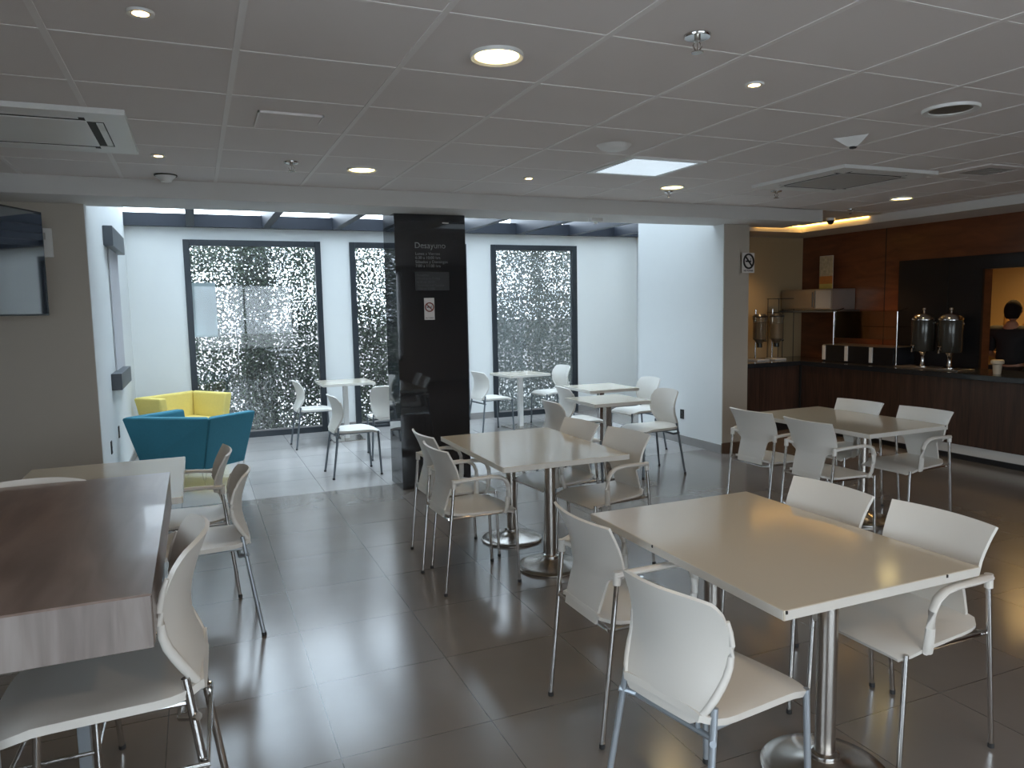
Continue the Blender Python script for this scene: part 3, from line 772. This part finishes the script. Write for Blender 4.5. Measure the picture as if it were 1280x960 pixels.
def cassette(label, cx, cy, s=.475):
    t = thing('cassette_air_conditioner', label, 'air conditioner', (cx, cy, CZ), 0, 'four way cassette air conditioners')
    mb = MB(); i0, i1 = s*.62, s*.78; z0, z1 = -.022, .004
    for (x0, x1, y0, y1) in ((-s, s, -s, -i1), (-s, s, i1, s), (-s, -i1, -i1, i1), (i1, s, -i1, i1)): mb.box(x0, x1, y0, y1, z0, z1)
    mb.build('outer_frame', M['whiteplast'], t)
    box('centre_grille', -i0, i0, -i0, i0, z0-.002, z1, M['acgrille' if cx > 2 else 'whiteplast'], t, .004)
    box('slot_back', -i1, i1, -i1, i1, -.019, .004, M['darkslot'], t)
    mb = MB()
    for k in range(4):
        m2 = MB(); L = i1*.72
        v = Matrix.Rotation(k*PI/2, 4, 'Z')
        m2.box(-L, L, i0+.040, i1-.006, -.0225, -.0195)
        bmesh.ops.transform(m2.bm, matrix=v, verts=m2.bm.verts[:])
        m2.build('louvre', M['whiteplast'], t)
    for (sx, sy) in ((1, 1), (1, -1), (-1, 1), (-1, -1)):
        x0, x1 = sorted((sx*i0, sx*i1)); y0, y1 = sorted((sy*i0, sy*i1))
        box('corner_block', x0, x1, y0, y1, z0, z1, M['whiteplast'], t)
cassette('white cassette air conditioner at the upper left, its louvre slot hanging open', -.725, 4.51)
cassette('grey cassette air conditioner with dark slots at the right, above the buffet side', 4.74, 4.47)
t = thing('ceiling_hatch', 'square tile hatch with raised white rim left of centre in the ceiling', 'hatch', (.49, 3.99, CZ))
mb = MB(); a = .155
mb.box(-a, a, -a, -a+.008, -.008, .004); mb.box(-a, -a+.008, -a, a, -.008, .004); mb.box(a-.008, a, -a, a*0, -.008, .004); mb.build('rim', M['tbar'], t)
box('panel', -a+.008, a-.008, -a+.008, a, -.003, .004, M['ceil'], t)
t = thing('ceiling_vent', 'flat grey ceiling vent at the far right of the tile ceiling', 'vent', (5.56, 3.86, CZ))
a = .26; mb = MB()
mb.box(-a, a, -a*.8, -a*.5, -.006, .004); mb.box(-a, a, a*.5, a*.8, -.006, .004); mb.box(-a, -a*.6, -a*.5, a*.5, -.006, .004); mb.box(a*.6, a, -a*.5, a*.5, -.006, .004)
mb.build('vent_frame', M['ceil'], t); mb = MB()
for i in range(7): y = -a*.5+i*a/7; mb.box(-a*.6, a*.6, y+.004, y+.026, -.004, .004)
mb.build('louvres', M['acgrille'], t)
def sprinkler(label, x, y, z=CZ, s=1.0):
    t = thing('fire_sprinkler', label, 'sprinkler', (x, y, z), 0, 'pendent fire sprinklers')
    MB().lathe([(.018*s, -.004), (.045*s, -.006), (.048*s, .0), (.048*s, .004)], 24).build('escutcheon', M['chrome'], t, smooth=True)
    mb = MB(); mb.tube([(0, 0, 0), (0, 0, -.02*s)], .011*s, 10)
    for q in (-1, 1): mb.tube([(q*.009*s, 0, -.018*s), (q*.019*s, 0, -.035*s), (q*.004*s, 0, -.056*s)], .003*s, 6)
    mb.tube([(0, 0, -.02*s), (0, 0, -.052*s)], .0022*s, 6); mb.build('sprinkler_body', M['steel'], t)
    MB().lathe([(.001, -.058*s), (.022*s, -.058*s), (.022*s, -.055*s)], 16).build('deflector', M['steel'], t)
sprinkler('large chrome sprinkler near the top right of the ceiling', 1.72, 2.29)
sprinkler('chrome sprinkler below the ceiling hatch at the left', .63, 5.07)
sprinkler('small sprinkler hanging beside the right cassette air conditioner', 4.685, 5.12)
sprinkler('tiny sprinkler right below the downlight near the cool panel', 3.79, 5.43, s=.8)
sprinkler('tiny sprinkler above the small dome camera by the buffet', 6.40, 5.9, s=.8)
t = thing('smoke_detector', 'white smoke detector with dark rim at the left, touching the beam', 'detector', (-.13, 5.80, CZ))
MB().lathe([(.001, -.045), (.035, -.043), (.05, -.02), (.06, -.012), (.07, 0), (.07, .004)], 28).build('dome', M['whiteplast'], t, smooth=True)
MB().lathe([(.0705, .0), (.074, -.004), (.0745, .004)], 28).build('base_rim', M['darkslot'], t)
t = thing('motion_detector', 'triangular white motion detector in the ceiling right of the dome speaker', 'detector', (3.647, 3.37, CZ))
MB().poly([(-.11, .04), (.0, -.13), (.11, .08)], -.05, .004, inset=[(-.03, .0), (.0, -.05), (.03, .01)]).build('plate', M['whiteplast'], t, bevel=.004)
MB().lathe([(.001, -.062), (.018, -.058), (.024, -.048)], 16, (0, -.012, 0)).build('lens', M['bezel'], t, smooth=True)
t = thing('emergency_sounder', 'small white box fixed under the soffit, above the right window', 'alarm', (3.585, 6.33, SZ))
box('case', -.06, .06, -.03, .03, -.03, 0, M['whiteplast'], t, .004); MB().lathe([(.001, -.055), (.02, -.05), (.026, -.03)], 16).build('dome', M['whiteplast'], t, smooth=True)
t = thing('dome_camera', 'small dark dome camera on the ceiling before the warm cove light', 'camera', (6.80, 6.55, CZ))
MB().lathe([(.045, -.03), (.05, 0), (.05, .004)], 24).build('mount', M['whiteplast'], t, smooth=True)
MB().lathe([(.001, -.075), (.025, -.068), (.04, -.045), (.045, -.03)], 24).build('dome', M['bezel'], t, smooth=True)
# cove strip
t = tag(MB().box(6.38, 7.10, 7.300, 7.315, 2.570, 2.583).box(7.100, 7.115, 6.3, 7.315, 2.570, 2.583).build('cove_light_strip', M['cove']), 'thin warm light strip glowing in the ceiling cove above the buffet corner', 'light')

# ------------------------------------------------------------------ buffet
cz = .88
t = thing('buffet_counter', 'long walnut buffet counter with dark stone top turning the corner at the right', 'counter', (0, 0, 0))
mb = MB(); mb.box(7.10, RX-.002, 2.6, 7.28, .15, cz-.055); mb.box(5.54, RX-.002, 7.28, 7.965, .15, cz-.055)
cb = mb.build('counter_front', M['woodcounter'], t)
mb = MB(); mb.box(7.07, RX-.036, 2.6, 7.25, cz-.055, cz, .004); mb.box(5.54, RX-.036, 7.25, 7.965, cz-.055, cz, .004)
mb.build('counter_top', M['blackstone'], t)
mb = MB(); mb.box(7.115, 7.30, 2.6, 7.28, .055, .15); mb.build('light_strip_panel', M['whiteplast'], t)
mb = MB(); mb.box(7.10, 7.30, 2.6, 7.28, 0, .055); mb.box(5.54, 7.2, 7.29, 7.6, 0, .15); mb.build('toe_kick', M['blackmat'], t)
for y in (3.4, 4.2, 5.0, 5.8, 6.6): box('panel_joint', 7.0985, 7.1, y, y+.004, .15, cz-.055, M['darkslot'], t)
box('corner_post', 7.085, 7.10, 7.25, 7.28, .15, cz-.055, M['darkslot'], t); box('panel_joint', 6.45, 6.454, 7.2785, 7.28, .15, cz-.055, M['darkslot'], t)

def urn(label, y):
    t = thing('drink_dispenser', label, 'dispenser', (7.40, y, cz+.012), 0, 'drink dispensers on the buffet')
    MB().lathe([(.075, 0), (.075, .008), (.03, .02), (.022, .05), (.02, .12), (.035, .15), (.05, .165)], 28).build('pedestal', M['chrome'], t, smooth=True)
    MB().lathe([(.05, .165), (.11, .17), (.12, .19), (.12, .50), (.115, .52), (.001, .52)], 36).build('vessel', M['urn'], t, smooth=True)
    MB().lathe([(.122, .515), (.122, .53), (.10, .565), (.05, .59), (.001, .597)], 36).build('lid', M['chrome'], t, smooth=True)
    MB().lathe([(.012, .595), (.010, .615), (.02, .625), (.018, .645), (.001, .65)], 16).build('knob', M['chrome'], t, smooth=True)
    mb = MB(); mb.tube([(-.11, 0, .20), (-.17, 0, .20), (-.175, 0, .165)], .010, 8); mb.tube([(-.155, 0, .20), (-.155, 0, .235)], .006, 6); mb.box(-.165, -.145, -.02, .02, .235, .243)
    mb.build('tap', M['chrome'], t, smooth=True)
    mb = MB()
    for s in (-1, 1): mb.tube([(0, s*.12, .48), (0, s*.145, .49), (0, s*.15, .47)], .006, 6)
    mb.build('handles', M['chrome'], t)
urn('dark drink dispenser with domed steel lid on the buffet, the left one', 5.775)
urn('dark drink dispenser with domed steel lid on the buffet, the right one nearer the opening', 5.455)
tag(MB().box(7.25, 7.52, 5.25, 6.02, cz, cz+.012, .003).build('drip_tray', M['stainless']), 'long steel tray under the two drink dispensers', 'tray')
t = thing('paper_cup', 'beige cup with wide lid standing on the buffet edge before the person', 'cup', (7.30, 4.87, cz))
MB().lathe([(.034, 0), (.042, .10)], 24).build('cup_body', M['cupm'], t, smooth=True)
MB().lathe([(.046, .098), (.058, .104), (.06, .125), (.052, .14), (.001, .143)], 24).build('cup_lid', M['cupm'], t, smooth=True)
# sneeze guard
t = thing('sneeze_guard', 'black food display with pale posts and glass shelf on the buffet counter', 'display', (7.35, 6.6, cz))
box('display_body', -.05, .30, -.53, .50, .0, .205, M['blackmat'], t, .004)
mb = MB(); mb.box(-.055, .305, -.53, .50, .205, .212); mb.build('top_rail', M['stainless'], t)
for y in (.48, .13, -.23): box('pale_post', -.065, -.05, y-.02, y+.02, .02, .20, M['whiteplast'], t)
for y in (.35, -.56):
    mb = MB(); mb.tube([(-.04, y, 0), (-.04, y, .62)], .010, 10); mb.tube([(-.04, y, .62), (.12, y, .66)], .007, 8); mb.build('guard_post', M['chrome'], t, smooth=True)
mb = MB(); mb.box(-.045, -.038, -.56, .36, .30, .62); mb.build('guard_glass', M['guardglass'], t)
mb = MB(); mb.box(-.045, .20, -.56, .36, .622, .628); mb.build('glass_shelf', M['guardglass'], t)
mb = MB(); mb.box(-.047, .2, -.56, .36, .44, .448); mb.build('glass_shelf', M['guardglass'], t)
# cereal dispensers on far leg
def cereal(label, x, fill):
    t = thing('cereal_dispenser', label, 'dispenser', (x, 7.60, cz), 0, 'cereal dispensers on the corner counter')
    box('base', -.10, .10, -.08, .10, 0, .02, M['whiteplast'], t, .004)
    MB().tube([(0, .08, .02), (0, .08, .66)], .011, 10).build('stand', M['chrome'], t, smooth=True)
    MB().lathe([(.03, .22), (.085, .28), (.085, .52), (.09, .54), (.09, .56)], 28).build('hopper', M['clearplastic'], t, smooth=True)
    MB().lathe([(.001, .225), (.028, .23), (.08, .285), (.08, fill), (.001, fill+.005)], 24).build('cereal', M['cereal'], t, smooth=True)
    MB().lathe([(.092, .56), (.094, .575), (.07, .60), (.001, .605)], 24).build('lid', M['bezel'], t, smooth=True)
    mb = MB(); mb.tube([(0, 0, .22), (0, 0, .17)], .035, 14); mb.build('outlet_chute', M['urn'], t, smooth=True)
    MB().lathe([(.02, -.01), (.024, 0), (.02, .01)], 12, (0, -.10, .26)).build('turn_knob', M['chrome'], t)
cereal('clear cereal dispenser on the corner counter, darker contents, next to the beige pier', 6.72, .50)
cereal('clear cereal dispenser on the corner counter, orange brown contents, right one', 7.0, .47)
t = thing('wire_rack', 'thin dark rack with two shelves on the corner counter behind the dispensers', 'rack', (7.25, 7.80, cz))
mb = MB()
for x in (-.13, .13):
    for y in (-.1, .1): mb.tube([(x, y, 0), (x, y, .80)], .005, 6)
mb.build('rack_frame', M['bezel'], t)
for z in (.62, .80): box('rack_shelf', -.14, .14, -.11, .11, z-.008, z, M['bezel'], t)
t = thing('microwave_oven', 'grey steel oven on a high wall shelf in the buffet corner', 'oven', (RX-.40, 7.05, 1.52))
box('oven_body', 0, .39, 0, .88, 0, .27, M['stainless'], t, .006)
box('oven_door', -.012, 0, .28, .86, .02, .25, M['stainless'], t, .004)
box('control_panel', -.010, 0, .02, .26, .02, .25, M['acgrille'], t, .003)
MB().tube([(-.03, .30, .04), (-.03, .30, .23)], .008, 8).build('door_handle', M['darksteel'], t)
tag(MB().box(RX-.42, RX-.001, 6.98, 7.95, 1.49, 1.515, .003).build('wall_shelf', M['darksteel']), 'dark shelf carrying the steel oven in the buffet corner', 'shelf')
t = thing('poster', 'small upright poster with photo and orange band standing on the steel oven', 'poster', (RX-.10, 7.45, 1.79))
box('poster_photo', -.004, 0, -.11, .11, .17, .43, M['poster1'], t); box('poster_band', -.004, 0, -.11, .11, .07, .17, M['poster2'], t); box('poster_foot', -.004, 0, -.11, .11, 0, .07, M['poster3'], t)
box('poster_back', 0, .004, -.115, .115, 0, .435, M['paper'], t)
# kitchen stuff beyond opening
t = thing('kitchen_shelf', 'pale shelf with small jars on the kitchen wall beyond the opening', 'shelf', (9.9, 6.6, 1.16))
box('board', 0, .29, -.9, .6, 0, .03, M['whiteplast'], t)
for y, h in ((-.62, .16), (-.3, .10), (-.05, .2), (.25, .12)):
    tag(MB().lathe([(.05, 0), (.055, .02), (.05, h), (.03, h+.02), (.001, h+.03)], 16, (9.99, 6.6+y, 1.192)).build('jar', M['cereal'], None, smooth=True),
        'small brown jar on the kitchen shelf beyond the opening', 'jar', 'jars on the kitchen shelf')

# ------------------------------------------------------------------ person
def skin_body(name, verts, edges, radii, m, parent, sub=2):
    me = bpy.data.meshes.new(name); me.from_pydata(verts, edges, []); me.materials.append(m)
    o = bpy.data.objects.new(name, me); COL.objects.link(o); o.parent = parent
    sk = o.modifiers.new('skin', 'SKIN'); sk.use_smooth_shade = True
    for v, r in zip(me.skin_vertices[0].data, radii): v.radius = r if isinstance(r, tuple) else (r, r)
    me.skin_vertices[0].data[0].use_root = True
    sb = o.modifiers.new('sub', 'SUBSURF'); sb.levels = sub; sb.render_levels = sub
    return o
def person(loc, rz):
    p = thing('person', 'person with short dark hair and black shirt, standing in the opening behind the buffet', 'person', loc, rz)
    H = .93
    V = [(0,0,.93),(0,0,1.08),(0,.0,1.24),(0,.02,1.36),(0,.01,1.43),(0,.02,1.49),
         (.17,0,1.36),(.23,-.02,1.10),(.20,-.22,1.02),(.18,-.30,1.02),
         (-.17,0,1.36),(-.23,-.02,1.10),(-.20,-.22,1.02),(-.18,-.30,1.02),
         (.09,0,.86),(.10,-.01,.48),(.10,.03,.09),(-.09,0,.86),(-.10,-.01,.48),(-.10,.03,.09)]
    V = [(x, y, z*H) for x, y, z in V]
    Ed = [(0,1),(1,2),(2,3),(3,4),(4,5),(3,6),(6,7),(7,8),(8,9),(3,10),(10,11),(11,12),(12,13),(0,14),(14,15),(15,16),(0,17),(17,18),(18,19)]
    Rd = [(.12,.09),(.105,.08),(.12,.085),(.085,.06),(.055,.055),(.05,.05),.05,.045,0.034,.028,.05,.045,.034,.028,.085,.058,.04,.085,.058,.04]
    skin_body('body', V, Ed, Rd, M['skin'], p)
    # clothing
    Vs = [v for i, v in enumerate(V) if i in (0,1,2,3,6,7,10,11)]
    idx = {i: k for k, i in enumerate((0,1,2,3,6,7,10,11))}
    Es = [(idx[a], idx[b]) for a, b in Ed if a in idx and b in idx]
    Rs = [(.17,.13),(.155,.12),(.17,.125),(.155,.11),.085,.06,.085,.06]
    skin_body('shirt', Vs, Es, Rs, M['cloth'], p)
    id2 = {i: k for k, i in enumerate((0,14,15,16,17,18,19))}
    skin_body('trousers', [V[i] for i in id2], [(id2[a], id2[b]) for a, b in Ed if a in id2 and b in id2], [(.168,.128),.1,.07,.058,.1,.07,.058], M['trousers'], p)
    # head
    bm = bmesh.new(); bmesh.ops.create_uvsphere(bm, u_segments=28, v_segments=20, radius=1)
    hc = Vector((0, -.01, 1.595*H))
    for v in bm.verts:
        x, y, z = v.co
        yy = y*.098; xx = x*.076; zz = z*.115
        if z < -.1: xx *= 1-.28*(-z-.1); yy *= 1-.12*(-z-.1)
        if y < -.5:
            if abs(x) < .22 and -.35 < z < .1: yy -= .022*(1-abs(x)/.22)
            if .1 < z < .35 and .2 < abs(x) < .6: yy += .008
            if abs(x) < .35 and -.62 < z < -.48: yy += .005
        v.co = Vector((xx, yy, zz)) + hc
    for s in (-1, 1):
        r = bmesh.ops.create_uvsphere(bm, u_segments=10, v_segments=8, radius=1)
        for v in r['verts']: v.co = Vector((v.co.x*.010+s*.077, v.co.y*.018+0, v.co.z*.030)) + hc
    me = bpy.data.meshes.new('head'); bm.to_mesh(me); bm.free(); me.materials.append(M['skin'])
    for q in me.polygons: q.use_smooth = True
    o = bpy.data.objects.new('head', me); COL.objects.link(o); o.parent = p
    bm = bmesh.new(); bmesh.ops.create_uvsphere(bm, u_segments=28, v_segments=20, radius=1)
    dl = [v for v in bm.verts if (v.co.z < -.25 and v.co.y < .15) or v.co.z < -.72 or (v.co.y < -.35 and v.co.z < .5)]
    bmesh.ops.delete(bm, geom=dl, context='VERTS')
    for v in bm.verts: v.co = Vector((v.co.x*.085, v.co.y*.108+.004, v.co.z*.122+.004)) + hc
    me = bpy.data.meshes.new('hair'); bm.to_mesh(me); bm.free(); me.materials.append(M['hair'])
    for q in me.polygons: q.use_smooth = True
    o = bpy.data.objects.new('hair', me); COL.objects.link(o); o.parent = p
    md = o.modifiers.new('sol', 'SOLIDIFY'); md.thickness = .008
    for s in (-1, 1):
        # hands
        base = Vector((s*.18, -.30, 1.02*H)); f = Vector((0, -1, -.15)).normalized()
        vs = [base, base+f*.05, base+f*.085]; es = [(0, 1), (1, 2)]; rs = [.024, (.034, .016), (.032, .014)]
        for k, (dx, L) in enumerate(((-.026, .062), (-.009, .070), (.009, .066), (.025, .052))):
            a = len(vs); p0 = base+f*.085+Vector((dx, 0, 0)); vs += [p0, p0+f*L*.5+Vector((0, 0, -.006)), p0+f*L*.9+Vector((0, 0, -.022))]; es += [(2, a), (a, a+1), (a+1, a+2)]; rs += [.009, .0085, .0075]
        a = len(vs); p0 = base+f*.03+Vector((-s*.03, 0, 0)); vs += [p0, p0+f*.03+Vector((-s*.022, 0, -.004)), p0+f*.055+Vector((-s*.028, 0, -.01))]; es += [(0, a), (a, a+1), (a+1, a+2)]; rs += [.012, .010, .009]
        skin_body('hand', [tuple(v) for v in vs], es, rs, M['skin'], p, 1)
        MB().box(s*.10*1-.045, s*.10+.045, -.17, .09, 0, .085, .03, 3).build('shoe', M['shoe'], p, smooth=True)
    return p
person((8.34, 5.42, 0), math.radians(103))

# ------------------------------------------------------------------ lights
W = bpy.data.worlds.new('sky'); S.world = W; W.use_nodes = True
bg = W.node_tree.nodes['Background']
nt = W.node_tree
sky = nt.nodes.new('ShaderNodeTexSky'); sky.sky_type = 'HOSEK_WILKIE'; sky.turbidity = 8; sky.ground_albedo = .5
sky.sun_direction = Vector((.2, -.5, .85)).normalized()
mx = nt.nodes.new('ShaderNodeMix'); mx.data_type = 'RGBA'; mx.inputs[0].default_value = .12
mx.inputs[6].default_value = (.76, .89, 1.0, 1)
nt.links.new(sky.outputs[0], mx.inputs[7]); nt.links.new(mx.outputs[2], bg.inputs[0])
bg.inputs[1].default_value = 5.2
def portal(loc, rot, sx, sy):
    l = bpy.data.lights.new('window_portal', 'AREA'); l.shape = 'RECTANGLE'; l.size = sx; l.size_y = sy; l.cycles.is_portal = True
    o = bpy.data.objects.new('window_portal', l); COL.objects.link(o); o.location = loc; o.rotation_euler = rot
portal(((AX+6.5)/2, (6.87+BACK)/2, 3.14), (0, 0, 0), 7.2, 3.3)
for a, b_ in WIN: portal(((a+b_)/2, BACK+.10, 1.27), (-PI/2, 0, 0), b_-a, 2.5)
portal((LX-.1, -.15, 1.6), (0, -PI/2, 0), 1.4, 3.5)
portal((1.4, NY-.1, 1.475), (PI/2, 0, 0), 5.6, 1.95)
# kitchen and buffet lamps, then fill lamps added out of view
lamp((9.0, 5.6, 2.55), 60, (1, .62, .22), .15, angle=165)
lamp((7.25, 6.4, 2.48), 16, (1, .55, .25), .05, angle=80)
lamp((6.6, 7.45, 2.48), 12, (1, .68, .35), .05, angle=110)
lamp((4.0, -.5, 2.55), 24, (1, .74, .5), .06, angle=160)  # from here on: added ceiling fill lamps, outside the view, brighten the room
lamp((1.2, -.6, 2.55), 28, (1, .74, .5), .06, angle=160)
lamp((5.9, 1.2, 2.55), 7, (1, .72, .45), .06, angle=160)

S.view_settings.view_transform = 'Standard'; S.view_settings.look = 'None'
S.view_settings.gamma = 1; S.view_settings.exposure = .8; S.view_settings.use_curve_mapping = False
S.cycles.max_bounces = 10; S.cycles.diffuse_bounces = 5; S.cycles.glossy_bounces = 4; S.cycles.transparent_max_bounces = 16
S.cycles.sample_clamp_indirect = 6
